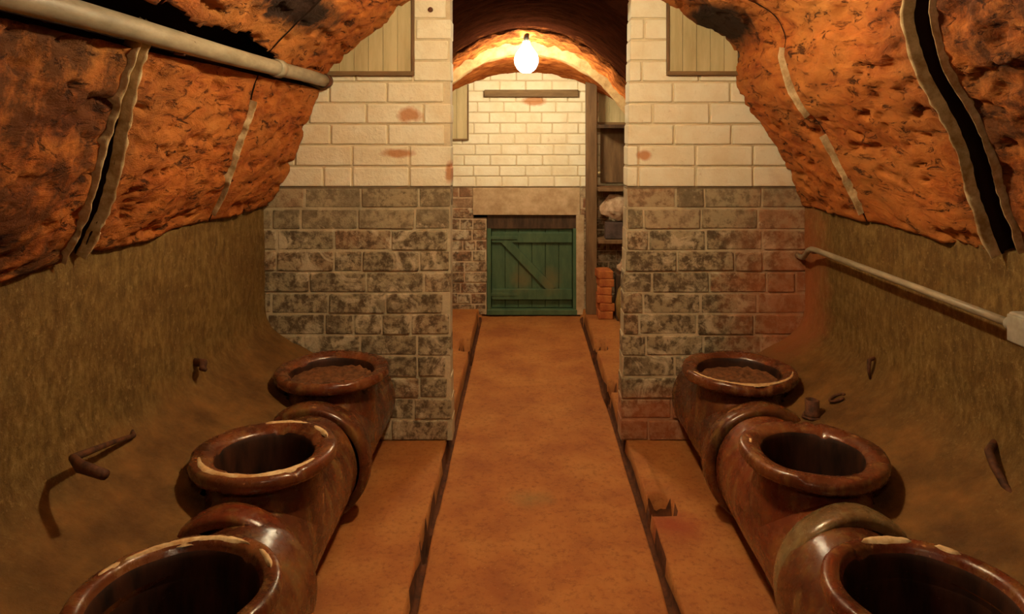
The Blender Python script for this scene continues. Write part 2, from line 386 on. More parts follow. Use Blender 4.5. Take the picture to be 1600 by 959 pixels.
cv, cf, skirt = [], [], set()
for sd in (-1, 1):
    for r in range(5):
        rows = max(12, int([1.85, 0.83, 0.85, 0.85, 0.67][r]/([0.05, 0.03, 0.012, 0.010, 0.010][r])))
        base = len(cv); 
        for i in range(NP+1):
            t = i/NP
            ya, wa = seam2(sd, KEYS[r], t); yb, wb = seam2(sd, KEYS[r+1], t)
            ya += wa; yb -= wb
            for j in range(rows+1):
                v = j/rows; y = ya+(yb-ya)*v
                p = vault_point(sd, r, t, y)
                e = min(y-ya, yb-y)                        # ring edges are rounded back
                if r not in (0,) and e < 0.03 and not (r == 4 and yb-y < 0.03):
                    q = vault_point(sd, r, t, y, False, -0.004); p = p.lerp(q, 0.9*(1-e/0.03)**2)
                cv.append(p)
        R_ = rows+1; solid = {}
        for i in range(NP):
            for j in range(rows):
                tm = (i+0.5)/NP; ym = (cv[base+i*R_+j].y+cv[base+i*R_+j+1].y)/2
                solid[(i, j)] = not gap_mask(sd, r, tm, ym)
        back = {}
        def bk(idx, i):
            if idx not in back:
                nn = PROF[sd][1][i]; p = cv[idx]; back[idx] = len(cv); cv.append(p-Vector((nn.x, 0, nn.y))*0.14)
            return back[idx]
        for (i, j), s_ in solid.items():
            if not s_: continue
            a, b, c_, d = base+i*R_+j, base+i*R_+j+1, base+(i+1)*R_+j+1, base+(i+1)*R_+j
            cf.append((a, b, c_, d))
            for (di, dj, e0, e1, i0, i1) in ((-1, 0, a, b, i, i), (1, 0, d, c_, i+1, i+1), (0, -1, a, d, i, i+1), (0, 1, b, c_, i, i+1)):
                if not solid.get((i+di, j+dj), False):
                    skirt.add(len(cf)); cf.append((e0, e1, bk(e1, i1), bk(e0, i0)))
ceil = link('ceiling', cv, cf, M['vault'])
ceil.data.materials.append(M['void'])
for q in skirt: ceil.data.polygons[q].material_index = 1  # ring edge faces coloured near-black for the shade inside the joints
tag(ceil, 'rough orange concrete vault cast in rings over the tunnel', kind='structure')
# rock behind the rings
sv, sf = [], []
full = [(p, n) for p, n in zip(*PROF[-1])][::6]+[(p, n) for p, n in zip(*PROF[1])][::-1][::6]
full0 = 0
full = [((-1.285, 1.05), Vector((1, 0)))]+full+[((1.405, 1.05), Vector((-1, 0)))]
for p, n in full:
    for y in (-1.5, 3.56): sv.append((p[0]-n.x*0.15, y, p[1]-n.y*0.15))
sf = [(2*i, 2*i+1, 2*i+3, 2*i+2) for i in range(len(full)-1)]
tag(link('trim_1', sv, sf, M['void']), 'dark rock behind the open joints of the vault', kind='structure')

# mortar squeezed out along the joints
def bead(name, sd, key, ring, side, t0, t1, w0, label, gapamt=0.0):
    vs, fs = [], []; n = int((t1-t0)*240); prev = None
    for i in range(n+1):
        t = t0+(t1-t0)*i/n
        yc, hw = seam2(sd, key, t)
        wd = w0*(0.55+0.7*abs(noise.noise(Vector((t*14, sd, side*2+key if not isinstance(key, str) else 1))))+0.45*noise.noise(Vector((t*60, 2, 1)))+0.5*noise.noise(Vector((t*27, side*4, 6))))
        wd = max(wd, w0*0.15)
        wd *= smoothstep(t0-0.005, t0+0.03, t)*smoothstep(t1+0.005, t1-0.05, t)+0.02
        if noise.noise(Vector((t*9+sd*3, 5, 7))) < gapamt-0.5: wd *= 0.25
        y0 = yc+side*(hw-0.002); y1 = yc+side*(hw+wd)
        row = []
        for j in range(7):
            f = j/6; y = y0+(y1-y0)*f
            lift = 0.008+0.011*math.sin(PI*min(1, f*1.0))-0.03*(f > 0.99)-0.022*(j == 0)+0.004*noise.noise(Vector((t*80, y*40, 3)))
            row.append(len(vs)); vs.append(vault_point(sd, ring, t, y, False, lift+0.020*noise.noise(Vector(vault_point(sd, ring, t, y, False))*2.2)))
        if prev:
            for j in range(6): fs.append((prev[j], prev[j+1], row[j+1], row[j]))
        prev = row
    tag(link(name, vs, fs, M['mortar']), label, kind='structure')
TL = t_of_z(-1, 1.84)
bead('trim_2', -1, 2, 3, 1, 0.0, TL, 0.030, 'cream mortar along the far lip of the left joint')
bead('trim_3', -1, 2, 2, -1, 0.0, TL, 0.022, 'cream mortar along the near lip of the left joint')
bead('trim_4', -1, 3, 3, -1, 0.02, TL*0.75, 0.020, 'mortar line low on the second left joint', 0.3)
bead('trim_5', 1, 2, 3, 1, 0.0, 0.95, 0.026, 'cream mortar lip beside the wide right joint', 0.0)
bead('trim_6', 1, 2, 2, -1, 0.02, 0.6, 0.010, 'thin mortar lip on the near side of the wide right joint', 0.2)
bead('trim_7', 1, 3, 3, -1, 0.02, 0.20, 0.016, 'lower mortar line of the second right joint', 0.2)
bead('trim_8', 1, 3, 3, -1, 0.25, 0.40, 0.014, 'upper mortar line of the second right joint', 0.1)

# ------------------------------------------------------------------ side walls with benching
def side_wall(sd, name, W, xb):
    # section from behind the wall top down to the pipe axis
    sec = [(W+0.16, 1.215), (W+0.02, 1.215), (W-0.002, 1.205), (W, 1.18), (W, 1.0), (W, 0.80), (W-0.002, 0.68), (W-0.012, 0.62), (W-0.035, 0.575), (W-0.075, 0.54),
           (W-0.14, 0.50), (W-0.22, 0.455), (W-0.30, 0.425), (xb, 0.38), (xb-0.06, 0.30)]
    dense = []
    for i in range(len(sec)-1):
        a, b = sec[i], sec[i+1]; m = max(1, int(math.dist(a, b)/0.02))
        for q in range(m): t = q/m; dense.append((a[0]*(1-t)+b[0]*t, a[1]*(1-t)+b[1]*t))
    dense.append(sec[-1])
    vs, fs = [], []; ny = 300; y0, y1 = -1.5, 3.565
    for (x, z) in dense:
        for j in range(ny+1):
            y = y0+(y1-y0)*j/ny; p = Vector((sd*x, y, z))
            a = 0.008*noise.noise(p*3)+0.004*fbm(p*14, 3)
            bench = smoothstep(0.62, 0.5, z)
            if z > 1.15 and x < W+0.05:
                step = 0.018*math.floor(2.4*(noise.noise(Vector((y*1.3, sd*4, 0)))+1))-0.035
                p.z += step+0.010*noise.noise(Vector((y*9, 0, 1)))
            p.x += -sd*a*(1-bench*0.7); p.z += a*1.3*bench+0.012*fbm(Vector((x*7, y*5, 2)), 3)*bench
            vs.append(p)
    for i in range(len(dense)-1):
        for j in range(ny):
            a = i*(ny+1)+j; mid = (vs[a]+vs[a+ny+2])/2
            if mid.z < 0.5 and any(math.hypot(mid.x-jx, mid.y-jy) < 0.20*js for jx, jy, js in JARS): continue
            fs.append((a, a+1, a+ny+2, a+ny+1))
    return tag(link(name, vs, fs, M['wall']), 'olive-brown rendered wall curving into a concrete bench', kind='structure')
JARS = [(0.957, 3.13, 1), (0.945, 2.305, 0.925), (0.915, 1.58, 0.925), (-0.85, 3.13, 1), (-0.845, 2.305, 0.925), (-0.785, 1.585, 0.925)]
side_wall(-1, 'wall_left', 1.312, 0.86)
side_wall(1, 'wall_right', 1.425, 0.975)
rb = MB(); rb.box((-1.6, -1.62, -0.1), (1.7, -1.50, 2.7)); tag(rb.build('wall_rear', M['wall'], smooth=False), 'plain wall closing the tunnel', kind='structure')

# ------------------------------------------------------------------ floor
PITS = [(0.525, 0.63, 2.87, 3.0, 0.11), (-0.40, -0.36, 2.70, 2.84, 0.06), (0.50, 0.60, 5.0, 5.16, 0.13), (0.50, 0.59, 4.20, 4.36, 0.13), (-0.46, -0.36, 4.98, 5.18, 0.13)]
vs, fs = [], []; xs = []; x = -1.5
while x < 1.62:
    xs.append(x); x += 0.006 if (-0.42 < x < -0.33 or 0.46 < x < 0.53) else 0.01 if (-0.5 < x < -0.3 or 0.42 < x < 0.70) else 0.025
ys = [-1.5+0.02*i for i in range(int(7.6/0.02)+1)]
for x in xs:
    for y in ys:
        wl = -0.36+0.008*noise.noise(Vector((y*2, 0, 5))); wr = 0.490+0.008*noise.noise(Vector((y*2, 0, 9)))
        z = 0.004*noise.noise(Vector((x*2, y*2, 0)))+0.003*fbm(Vector((x*12, y*12, 4)), 3)
        if wl < x < wr: z -= 0.012
        if y < 5.98: z -= 0.085*smoothstep(0.022, 0.012, abs(x-wl+0.012))+0.085*smoothstep(0.024, 0.014, abs(x-wr-0.010))
        kerb = smoothstep(0.07, 0.035, abs(x-wr-0.055))*smoothstep(3.0, 3.02, y)*smoothstep(3.5, 3.4, y); z += 0.012*kerb
        if y > 3.7 and (x < wl-0.02 or x > wr+0.02): z += 0.02+0.03*smoothstep(5.1, 5.14, y)
        for (a, b, c_, d, h_) in PITS:
            ex = abs((x-(a+b)/2)/((b-a)/2)); ey = abs((y-(c_+d)/2)/((d-c_)/2))
            if ex < 1.3 and ey < 1.3: z -= h_*smoothstep(1.12, 0.88, (ex**4+ey**4)**0.25+0.18*noise.noise(Vector((x*25, y*25, 0))))
        vs.append((x, y, z))
n = len(ys)
fs = [(i*n+j, i*n+j+1, (i+1)*n+j+1, (i+1)*n+j) for i in range(len(xs)-1) for j in range(n-1)]
flo = link('floor', vs, fs, M['floor']); flo.data.materials.append(M['recess_dark'])
for p_ in flo.data.polygons:
    if p_.center.z < -0.036: p_.material_index = 1  # sunken faces coloured dark for the shade in pits and gutters
tag(flo, 'worn red-orange floor with a central walkway and side gutters', kind='structure')

# ------------------------------------------------------------------ brick walls
def brick_wall(name, mat, x0, x1, z0, z1, yf, th, ch, bl, openings, label, jit=0.004, zp=1.285, joint=0.010):
    """openings: list of (xa_fn, xb_fn, za, zb)"""
    b = MB()
    rows = int((z1-z0)/ch)+1
    def segs(za, zb):
        S = [(x0, x1)]; zm = (za+zb)/2
        for fa, fb, oz0, oz1 in openings:
            if oz0 < zm < oz1:
                a_, b_ = fa(zm), fb(zm); N = []
                for s_ in S:
                    if a_ > s_[0]: N.append((s_[0], min(a_, s_[1])))
                    if b_ < s_[1]: N.append((max(b_, s_[0]), s_[1]))
                S = [q for q in N if q[1]-q[0] > 0.01]
        return S
    for r in range(rows):
        za = z0+r*ch; zb = min(z1, za+ch)
        if zb-za < 0.02: continue
        off = (r % 2)*bl/2+random.uniform(-0.04, 0.04)
        for (sa, sb) in segs(za, zb):
            # mortar behind
            b.box((sa+0.004, yf+0.011, za), (sb-0.004, yf+th-0.002, zb), col=(0.5, 1, 0))
            x = x0-off-bl
            while x < sb:
                L_ = bl*random.choice((1, 1, 1, 1, 0.5)) if za < zp else bl
                a_, b_ = max(x, sa), min(x+L_-joint, sb); x += L_
                if b_-a_ < 0.035: continue
                raw = za < zp-0.03
                sink = random.uniform(0, 0.009) if raw else random.uniform(0, 0.003)
                rj = random.uniform(-1, 1)*(0.006 if raw else 0.001)
                ea = random.uniform(0, 0.012) if (raw and abs(a_-sa) < 1e-6) else 0
                eb = random.uniform(0, 0.012) if (raw and abs(b_-sb) < 1e-6) else 0
                b.box((a_+ea, yf+sink, za+joint/2+rj*0.3), (b_-eb, yf+th, zb-joint/2+rj*0.3), 0.006, jit if raw else jit*0.4, (random.random(), 0, 0))
    o = b.build(name, mat, smooth=False, cols=True)
    return tag(o, label, kind='structure')
jl = lambda z: -0.368+0.012*smoothstep(0.5, 0, z)
jr = lambda z: 0.488+0.026*z
brick_wall('wall_partition', M['partition'], -1.55, 1.66, 0.0, 2.62, 3.56, 0.13, 0.1068, 0.29, [(jl, jr, -1, 3)],
           'brick partition with a doorway, limewashed above and bare grey below', zp=1.285)
brick_wall('wall_far', M['far_brick'], -1.2, 1.25, 0.0, 2.3, 6.05, 0.14, 0.0915, 0.225, [(lambda z: -0.315, lambda z: 0.46, -0.1, 0.855), (lambda z: -0.43, lambda z: 0.475, 0.855, 1.098)],
           'far brick wall, white above and worn red brick below', zp=1.098)
b = MB(); b.box((-0.436, 6.045, 0.857), (0.487, 6.18, 1.094), 0.006, 0.004)
tag(b.build('trim_9', M['lintel_stone'], smooth=False), 'pale stone lintel over the green hatch', kind='structure')
b = MB(); b.box((0.452, 6.046, 0.0), (0.522, 6.17, 0.86), 0.005, 0.004)
tag(b.build('trim_10', M['lintel_stone'], smooth=False), 'plastered jamb beside the green hatch', kind='structure')

# back chamber vault and walls
def ell(x, crown, a=1.03, b=1.45): return crown-b*(1-math.sqrt(max(0, 1-(x/a)**2)))
def vault2(name, y0, y1, c0, c1, mat, label, disp=0.012, thick=0.0, a=1.03, seg=0.02, bb=1.45):
    vs, fs = [], []; nx = 120; ny = max(3, int((y1-y0)/seg))
    for i in range(nx+1):
        th = PI*i/nx; x = -a*math.cos(th)
        for j in range(ny+1):
            f = j/ny; y = y0+(y1-y0)*f; cr = c0+(c1-c0)*f
            z = cr-bb*(1-math.sin(th)); p = Vector((x+0.02, y, z))
            d = disp*(fbm(Vector((th*9, y*16, 3)), 4, 0.65)); p -= Vector((-math.cos(th), 0, math.sin(th)))*d
            vs.append(p)
    for i in range(nx):
        for j in range(ny):
            q = i*(ny+1)+j; fs.append((q, q+1, q+ny+2, q+ny+1))
    base = len(vs)
    for i in range(nx+1):
        th = PI*i/nx
        for z_ in range(1): vs.append((-(a+0.12)*math.cos(th)+0.02, y0, c0+0.12-bb*(1-math.sin(th))))
    for i in range(nx): fs.append((i*(ny+1), (i+1)*(ny+1), base+i+1, base+i))
    return tag(link(name, vs, fs, mat), label, kind='structure')
vault2('ceiling_2', 3.69, 4.78, 2.36, 2.27, M['back_vault'], 'vault just beyond the doorway, coloured dark for soot and shade', 0.007)
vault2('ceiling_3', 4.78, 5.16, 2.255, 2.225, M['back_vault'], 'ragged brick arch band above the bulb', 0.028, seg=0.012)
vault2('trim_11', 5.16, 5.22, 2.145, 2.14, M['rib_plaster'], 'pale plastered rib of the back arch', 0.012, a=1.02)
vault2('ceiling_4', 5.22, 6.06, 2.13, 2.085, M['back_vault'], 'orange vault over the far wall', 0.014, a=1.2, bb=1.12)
b = MB(); b.box((-1.25, 3.70, -0.05), (-1.06, 6.06, 1.6), 0, 0.0); tag(b.build('wall_back_left', M['wall'], smooth=False), 'left wall of the back chamber', kind='structure')
b = MB(); b.box((1.09, 3.70, -0.05), (1.28, 6.06, 1.6), 0, 0.0); tag(b.build('wall_back_right', M['wall'], smooth=False), 'right wall of the back chamber', kind='structure')

# ------------------------------------------------------------------ stoneware jars
def wobble(o, amp, sc_=6, seed=0):
    for v in o.data.vertices:
        v.co += noise.noise_vector(v.co*sc_+Vector((seed, seed, seed)))*amp
def jar(X, Y, yb, label, matb, matr, matc, seed, bore, tilt=0.0):
    root = empty('stoneware_jar', (X, Y, 0))
    tag(root, label, 'jar', 'stoneware jars')
    # barrel lying along the tunnel, with the riser opening cut in its top
    R = 0.208; zc = 0.232; n = 120; ny = 90; y0, y1 = -0.31, yb-Y
    vs, fs = [], []
    for j in range(ny+1):
        y = y0+(y1-y0)*j/ny
        for k in range(n):
            t = 2*PI*k/n; vs.append((R*math.cos(t), y, zc+R*math.sin(t)))
    for j in range(ny):
        for k in range(n):
            q = [j*n+k, j*n+(k+1) % n, (j+1)*n+(k+1) % n, (j+1)*n+k]
            cx = sum(vs[i][0] for i in q)/4; cy = sum(vs[i][1] for i in q)/4; cz = sum(vs[i][2] for i in q)/4
            if cz > zc and math.hypot(cx, cy) < 0.19: continue
            fs.append(tuple(q))
    # riser skirt blending rim into barrel
    m = 96; prof = [(0.0, 0.452), (0.25, 0.44), (0.6, 0.40), (1.0, 0.0)]
    base = len(vs); rows = 14
    for i in range(rows+1):
        f = i/rows
        for k in range(m):
            t = 2*PI*k/m; rr = 0.188+0.018*f; x = rr*math.cos(t); y = (0.188+0.065*f**1.5)*math.sin(t)
            xx = max(-R+0.001, min(R-0.001, x)); zb = zc+math.sqrt(max(0, R*R-xx*xx))
            zb = min(zb, 0.44)-0.012
            vs.append((x if abs(x) < R+0.004 else math.copysign(R+0.004, x), y, 0.458*(1-f)+zb*f))
    for i in range(rows):
        for k in range(m): fs.append((base+i*m+k, base+i*m+(k+1) % m, base+(i+1)*m+(k+1) % m, base+(i+1)*m+k))
    body = link('body', vs, fs, matb, root); wobble(body, 0.006, 5, seed)
    # thick rounded rim with bore
    rm = MB(); bo = bore
    rm.lathe([(bo-0.012, 0.08), (bo-0.008, 0.30), (bo-0.006, 0.45), (bo-0.002, 0.485), (bo+0.003, 0.499), (bo+0.010, 0.507), (0.205, 0.516), (0.232, 0.519),
              (0.241, 0.516), (0.247, 0.508), (0.249, 0.496), (0.247, 0.484), (0.240, 0.475), (0.226, 0.470), (0.205, 0.464), (0.190, 0.452), (0.184, 0.435), (0.186, 0.40)], 120)
    rim = rm.build('rim', matr, root); rim.data.materials.append(M['bore'])
    for p_ in rim.data.polygons:
        if p_.center.z < 0.494 and math.hypot(p_.center.x, p_.center.y) < bo+0.003: p_.material_index = 1
    for v in rim.data.vertices:                     # uneven lip and chips
        if v.co.z > 0.44:
            v.co.z += 0.006*noise.noise(Vector((v.co.x*6+seed, v.co.y*6, 0)))
            if v.co.z > 0.49:
                c_ = noise.noise(Vector((v.co.x*15+seed*3, v.co.y*15, 5))); v.co.z -= 0.008*smoothstep(0.35, 0.5, c_)
    wobble(rim, 0.004, 7, seed)
    if tilt: rim.rotation_euler = (0, tilt, 0)
    # socket collar at the near end
    cm = MB(); y = -0.30
    cm.lathe([(0.20, y-0.045), (0.222, y-0.05), (0.232, y-0.042), (0.236, y-0.02), (0.236, y+0.02), (0.230, y+0.045), (0.214, y+0.065), (0.205, y+0.075)], 120, 'y', (0, 0, zc))
    col = cm.build('collar', matc, root); wobble(col, 0.004, 6, seed)
    return root
def scars(root, spots, mat=M['scar']):
    """pale places on the lip where the glaze is broken away: arcs given as (deg0, deg1, r0, r1)"""
    for (a0, a1, r0, r1) in spots:
        vs, fs = [], []; n = max(6, int((a1-a0)/3))
        for i in range(n+1):
            a = math.radians(a0+(a1-a0)*i/n); f = math.sin(PI*i/n)**0.5
            w_ = (r1-r0)*f*(0.75+0.5*noise.noise(Vector((a*5, r0*9, 2)))); rc = (r0+r1)/2
            for q in range(5):
                rr = rc+w_*(q/4-0.5); zz = 0.5182+0.004*math.sin(PI*q/4)-0.010*max(0, (rr-0.232)/0.016)**2-0.007*max(0, (0.2-rr)/0.035)
                zz += 0.002*noise.noise(Vector((a*20, rr*60, 1)))-0.006*(q in (0, 4))-(0.004 if i in (0, n) else 0)
                vs.append((rr*math.cos(a), rr*math.sin(a), zz))
        for i in range(n):
            for q in range(4): s_ = i*5+q; fs.append((s_, s_+1, s_+6, s_+5))
        link('chipped_lip', vs, fs, mat, root)['label'] = 'pale chip on the lip'

jr3 = jar(0.957, 3.13, 3.54, 'brown glazed jar at the right of the walkway, against the brick partition', M['glaze_body'], M['glaze_rim'], M['glaze_body'], 3, 0.178)
jr2 = jar(0.945, 2.305, 2.80, 'brown glazed jar in the middle of the right row, dark hollow with streaks', M['glaze_red'], M['glaze_rim'], M['glaze_red'], 7, 0.170)
jr1 = jar(0.915, 1.580, 2.04, 'jar nearest the camera in the right row, red glossy rim round a black hole', M['glaze_body'], M['glaze_red'], M['glaze_body'], 11, 0.192)
jl3 = jar(-0.85, 3.13, 3.54, 'brown glazed jar at the left of the walkway, against the brick partition', M['glaze_body'], M['glaze_rim'], M['glaze_body'], 17, 0.178)
jl2 = jar(-0.845, 2.305, 2.80, 'jar in the middle of the left row with an orange worn lip', M['glaze_body'], M['glaze_rim'], M['glaze_red'], 23, 0.165)
jl1 = jar(-0.785, 1.585, 2.06, 'jar nearest the camera in the left row with a pale chipped lip', M['glaze_body'], M['glaze_rim'], M['glaze_body'], 31, 0.192)
for r_ in (jr2,):
    for ch in r_.children:
        if ch.name.startswith('collar'): ch.data.materials[0] = M['glaze_tan']; ch['label'] = 'tan glazed collar'
scars(jl1, [(60, 150, 0.200, 0.238), (25, 50, 0.205, 0.236), (150, 168, 0.21, 0.24)])
scars(jl2, [(60, 110, 0.205, 0.238), (28, 58, 0.195, 0.236), (200, 338, 0.188, 0.240)])
scars(jr1, [(72, 108, 0.202, 0.240), (42, 58, 0.205, 0.240)])
scars(jr2, [(150, 172, 0.190, 0.232)])
scars(jr3, [(195, 345, 0.212, 0.238)])
for q_ in (jl1, jr1, jl2, jr2): q_.scale = (0.925, 0.925, 1.015)
def fill(root, z, r, mat, label):
    vs, fs = [(0, 0, 0)], []; n = 48; m = 14
    for i in range(1, m+1):
        for k in range(n):
            t = 2*PI*k/n; rr = r*root.scale.x*i/m; p = Vector((rr*math.cos(t), rr*math.sin(t), 0)); p.z = 0.012*fbm(p*28+Vector((root.location.y, 0, 0)), 3)
            vs.append(p)
    fs = [(0, 1+k, 1+(k+1) % n) for k in range(n)]+[(1+(i-1)*n+k, 1+(i-1)*n+(k+1) % n, 1+i*n+(k+1) % n, 1+i*n+k) for i in range(1, m) for k in range(n)]
    o = link('silt', vs, fs, mat, loc=(root.location.x, root.location.y, z)); tag(o, label, 'silt', kind='stuff')
fill(jr3, 0.462, 0.176, M['silt'], 'brown crumbly silt filling the far jar of the right row')
fill(jl3, 0.468, 0.176, M['silt'], 'red-brown silt filling the far jar of the left row')
fill(jr2, 0.24, 0.165, M['shaded_silt'], 'silt coloured near-black for the shade inside the middle jar of the right row')
fill(jl2, 0.24, 0.160, M['shaded_silt'], 'silt coloured near-black for the shade inside the middle jar of the left row')
fill(jr1, 0.085, 0.180, M['shaded_silt'], 'silt coloured black for the shade deep in the nearest jar of the right row')
fill(jl1, 0.085, 0.180, M['shaded_silt'], 'silt coloured black for the shade deep in the nearest jar of the left row')

# ------------------------------------------------------------------ conduits and ironwork
r = empty('conduit', (-0.99, 0, 1.816)); tag(r, 'pale galvanised conduit running along the left side of the vault', 'pipe')
b = MB(); b.tube([(0.003*math.sin(i*1.3), -1.45+0.25*i, 0.003*math.cos(i)) for i in range(20)]+[(0, 3.535, 0)], 0.030, 20); b.build('tube', M['galvanised'], r)
b = MB(); b.lathe([(0.030, -0.03), (0.036, -0.03), (0.037, 0.03), (0.030, 0.03)], 24, 'y', (0, 2.83, 0)); b.build('coupling', M['galvanised'], r)
b = MB(); b.lathe([(0.030, -0.02), (0.036, -0.02), (0.036, 0.03), (0.0, 0.03)], 24, 'y', (0, 3.50, 0)); b.build('end_collar', M['rust_iron'], r)
for yy in (2.06, 2.88):
    b = MB(); b.tube([(-0.0, yy, -0.032), (-0.03, yy, -0.03), (-0.033, yy, 0), (-0.0, yy, 0.034), (0.033, yy, 0), (0.0, yy, -0.033)], 0.005, 6); b.build('clip', M['rust_iron'], r)

r = empty('conduit_rail', (1.345, 0, 1.0)); tag(r, 'thin grey conduit fixed along the right wall below the vault', 'pipe')
b = MB(); b.tube([(0.04, 3.56, -0.062), (0.035, 3.50, -0.060), (0.022, 3.44, -0.052), (0.006, 3.34, 0.000), (0.0, 3.29, 0.014), (0.0, 3.24, 0.018), (0, 2.8, 0.022), (0, 2.4, 0.026), (0, 1.92, 0.028)], 0.0125, 14); b.build('tube', M['galvanised'], r)
for yy in (3.28,):
    b = MB(); b.box((-0.006, yy-0.012, -0.004), (0.06, yy+0.012, 0.004), 0.002); b.build('clip', M['rust_iron'], r)
b = MB(); b.tube([(0.0, 1.95, 0.028), (0.0, 1.91, 0.028)], 0.018, 14); b.build('gland', M['grey_steel'], r)
r = empty('junction_box', (1.355, 1.87, 1.02)); tag(r, 'grey junction box at the near end of the right wall conduit', 'box')
b = MB(); b.box((-0.035, -0.05, -0.035), (0.05, 0.05, 0.050), 0.008); b.build('housing', M['grey_steel'], r)
b = MB(); b.box((-0.042, -0.044, -0.029), (-0.034, 0.044, 0.044), 0.003); b.build('lid', M['grey_steel'], r)

def iron(name, pts, rad, label, cat):
    b = MB(); b.tube(pts, rad, 10, True, 0.003); return tag(b.build(name, M['rust_iron']), label, cat)
iron('iron_bracket', [(-1.30, 2.33, 0.575), (-1.262, 2.28, 0.575), (-1.245, 2.12, 0.62), (-1.235, 1.93, 0.665), (-1.19, 1.89, 0.66), (-1.10, 1.85, 0.655)], [0.007, 0.008, 0.008, 0.011, 0.016, 0.014],
     'bent rusty iron bar sticking out at the foot of the left wall', 'bracket')
iron('iron_stub', [(-1.31, 2.80, 0.645), (-1.262, 2.775, 0.648), (-1.250, 2.74, 0.640), (-1.235, 2.74, 0.632)], [0.014, 0.016, 0.013, 0.007], 'short rusty iron stub in the left wall', 'stub')
iron('iron_hook', [(1.42, 2.12, 0.62), (1.375, 2.08, 0.615), (1.365, 2.04, 0.59), (1.365, 1.99, 0.555), (1.37, 1.92, 0.53), (1.385, 1.84, 0.53)], [0.012, 0.013, 0.012, 0.012, 0.012, 0.012], 'curved rusty iron hook low on the right wall', 'hook')
iron('iron_spike', [(1.41, 2.83, 0.65), (1.385, 2.82, 0.645), (1.380, 2.815, 0.605), (1.384, 2.81, 0.575)], [0.006, 0.009, 0.007, 0.004], 'small dark iron spike in the right wall', 'spike')
r = empty('iron_pipe_stub', (1.148, 2.80, 0.425)); tag(r, 'short black iron pipe stub standing behind the middle right jar', 'pipe')
b = MB(); b.lathe([(0.020, 0.0), (0.030, 0.0), (0.031, 0.02), (0.027, 0.024), (0.027, 0.070), (0.022, 0.072), (0.020, 0.04), (0.019, 0.01)], 20, close=True); o = b.build('tube', M['rust_iron'], r); wobble(o, 0.003, 20)
b = MB(); b.lathe([(0.028, 0.0), (0.042, 0.0), (0.042, 0.008), (0.028, 0.010)], 6, close=True); b.build('nut', M['rust_iron'], r)
b = MB(); pts = [(0.032*math.cos(t), 0.022*math.sin(t), 0) for t in [2*PI*i/18 for i in range(16)]]; b.tube(pts, 0.006, 8, True, 0.002)
o = b.build('iron_ring', M['rust_iron'], loc=(1.262, 2.83, 0.492)); o.rotation_euler = (0, -0.4, 0); tag(o, 'small open rusty ring lying on the bench beside the pipe stub', 'ring')

# boards fixed on the painted brick
def board(name, x0, x1, z0, z1, y, planks, trims, label, mat='pale_board'):
    r = empty(name, ((x0+x1)/2, y, z0)); tag(r, label, 'board'); ox = (x0+x1)/2
    b = MB(); wd = (x1-x0)/planks
    for i in range(planks):
        b.box((x0+i*wd+0.0008-ox, -0.014, 0), (x0+(i+1)*wd-0.0008-ox, 0.0, z1-z0), 0.0015)
    b.build('panel', M[mat], r, smooth=False)
    for (a, c_) in trims:
        b = MB(); b.box((a[0]-ox, -0.024, a[1]-z0), (c_[0]-ox, -0.002, c_[1]-z0), 0.002); b.build('batten', M['bar_wood'] if abs(c_[0]-a[0]) > abs(c_[1]-a[1]) else M['brown_wood'], r, smooth=False)
    return r
board('wooden_board', -1.00, -0.562, 1.866, 2.33, 3.558, 6, [((-1.02, 1.846), (-0.55, 1.868)), ((-0.564, 1.868), (-0.55, 2.33))], 'pale plank board high on the partition left of the doorway')
board('wooden_board', 0.732, 1.08, 1.866, 2.27, 3.558, 5, [((0.72, 1.848), (1.09, 1.868)), ((0.72, 1.868), (0.733, 2.27))], 'pale plank board high on the partition right of the doorway')
board('wooden_board', -0.86, -0.478, 1.512, 1.98, 6.048, 4, [((-0.87, 1.50), (-0.47, 1.514)), ((-0.48, 1.514), (-0.47, 1.98))], 'pale board on the far white wall, left side')
board('wooden_board', 0.645, 0.92, 1.655, 1.93, 6.048, 3, [((0.64, 1.63), (0.93, 1.655))], 'pale board above the shelving on the far wall')
b = MB(); b.box((-0.335, 6.00, 1.870), (0.468, 6.052, 1.932), 0.006, 0.003); tag(b.build('timber_batten', M['bar_wood'], smooth=False), 'long brown timber batten fixed across the top of the far wall', 'batten')
b = MB(); b.lathe([(0.0, -0.012), (0.010, -0.012), (0.013, -0.004), (0.013, 0.004)], 14, 'y', (-0.47, 3.556, 2.18)); tag(b.build('iron_bolt', M['rust_iron']), 'small rusty bolt head in the painted brick beside the doorway', 'bolt')

# ------------------------------------------------------------------ green hatch
r = empty('door_1', (0.0725, 6.06, 0.0)); r['kind'] = 'structure'; r['label'] = 'low green boarded hatch door with a diagonal brace'
hw = 0.3875
b = MB(); 
for sx in (-1, 1): b.box((sx*hw-(0.0 if sx < 0 else 0.035), -0.005, 0.0), (sx*hw+(0.035 if sx < 0 else 0.0), 0.09, 0.74), 0.004)
b.box((-hw, -0.02, 0.0), (hw, 0.09, 0.045), 0.004)
b.build('frame', M['green_paint'], r, smooth=False)
b = MB(); b.box((-hw, 0.02, 0.735), (hw, 0.12, 0.856), 0.004); b.build('head_board', M['dark_wood'], r, smooth=False)
b = MB(); n = 6; w_ = (2*hw-0.076)/n
for i in range(n): b.box((-hw+0.038+i*w_+0.0015, 0.045, 0.05), (-hw+0.038+(i+1)*w_-0.0015, 0.07, 0.735), 0.003)
b.build('panel', M['green_paint'], r, smooth=False)
b = MB(); b.box((-hw+0.04, 0.02, 0.615), (hw-0.04, 0.05, 0.70), 0.004); b.build('rail', M['green_paint'], r, smooth=False)
b = MB(); b.box((-hw+0.04, 0.012, 0.125), (hw-0.04, 0.05, 0.215), 0.004); b.build('rail', M['green_paint'], r, smooth=False)
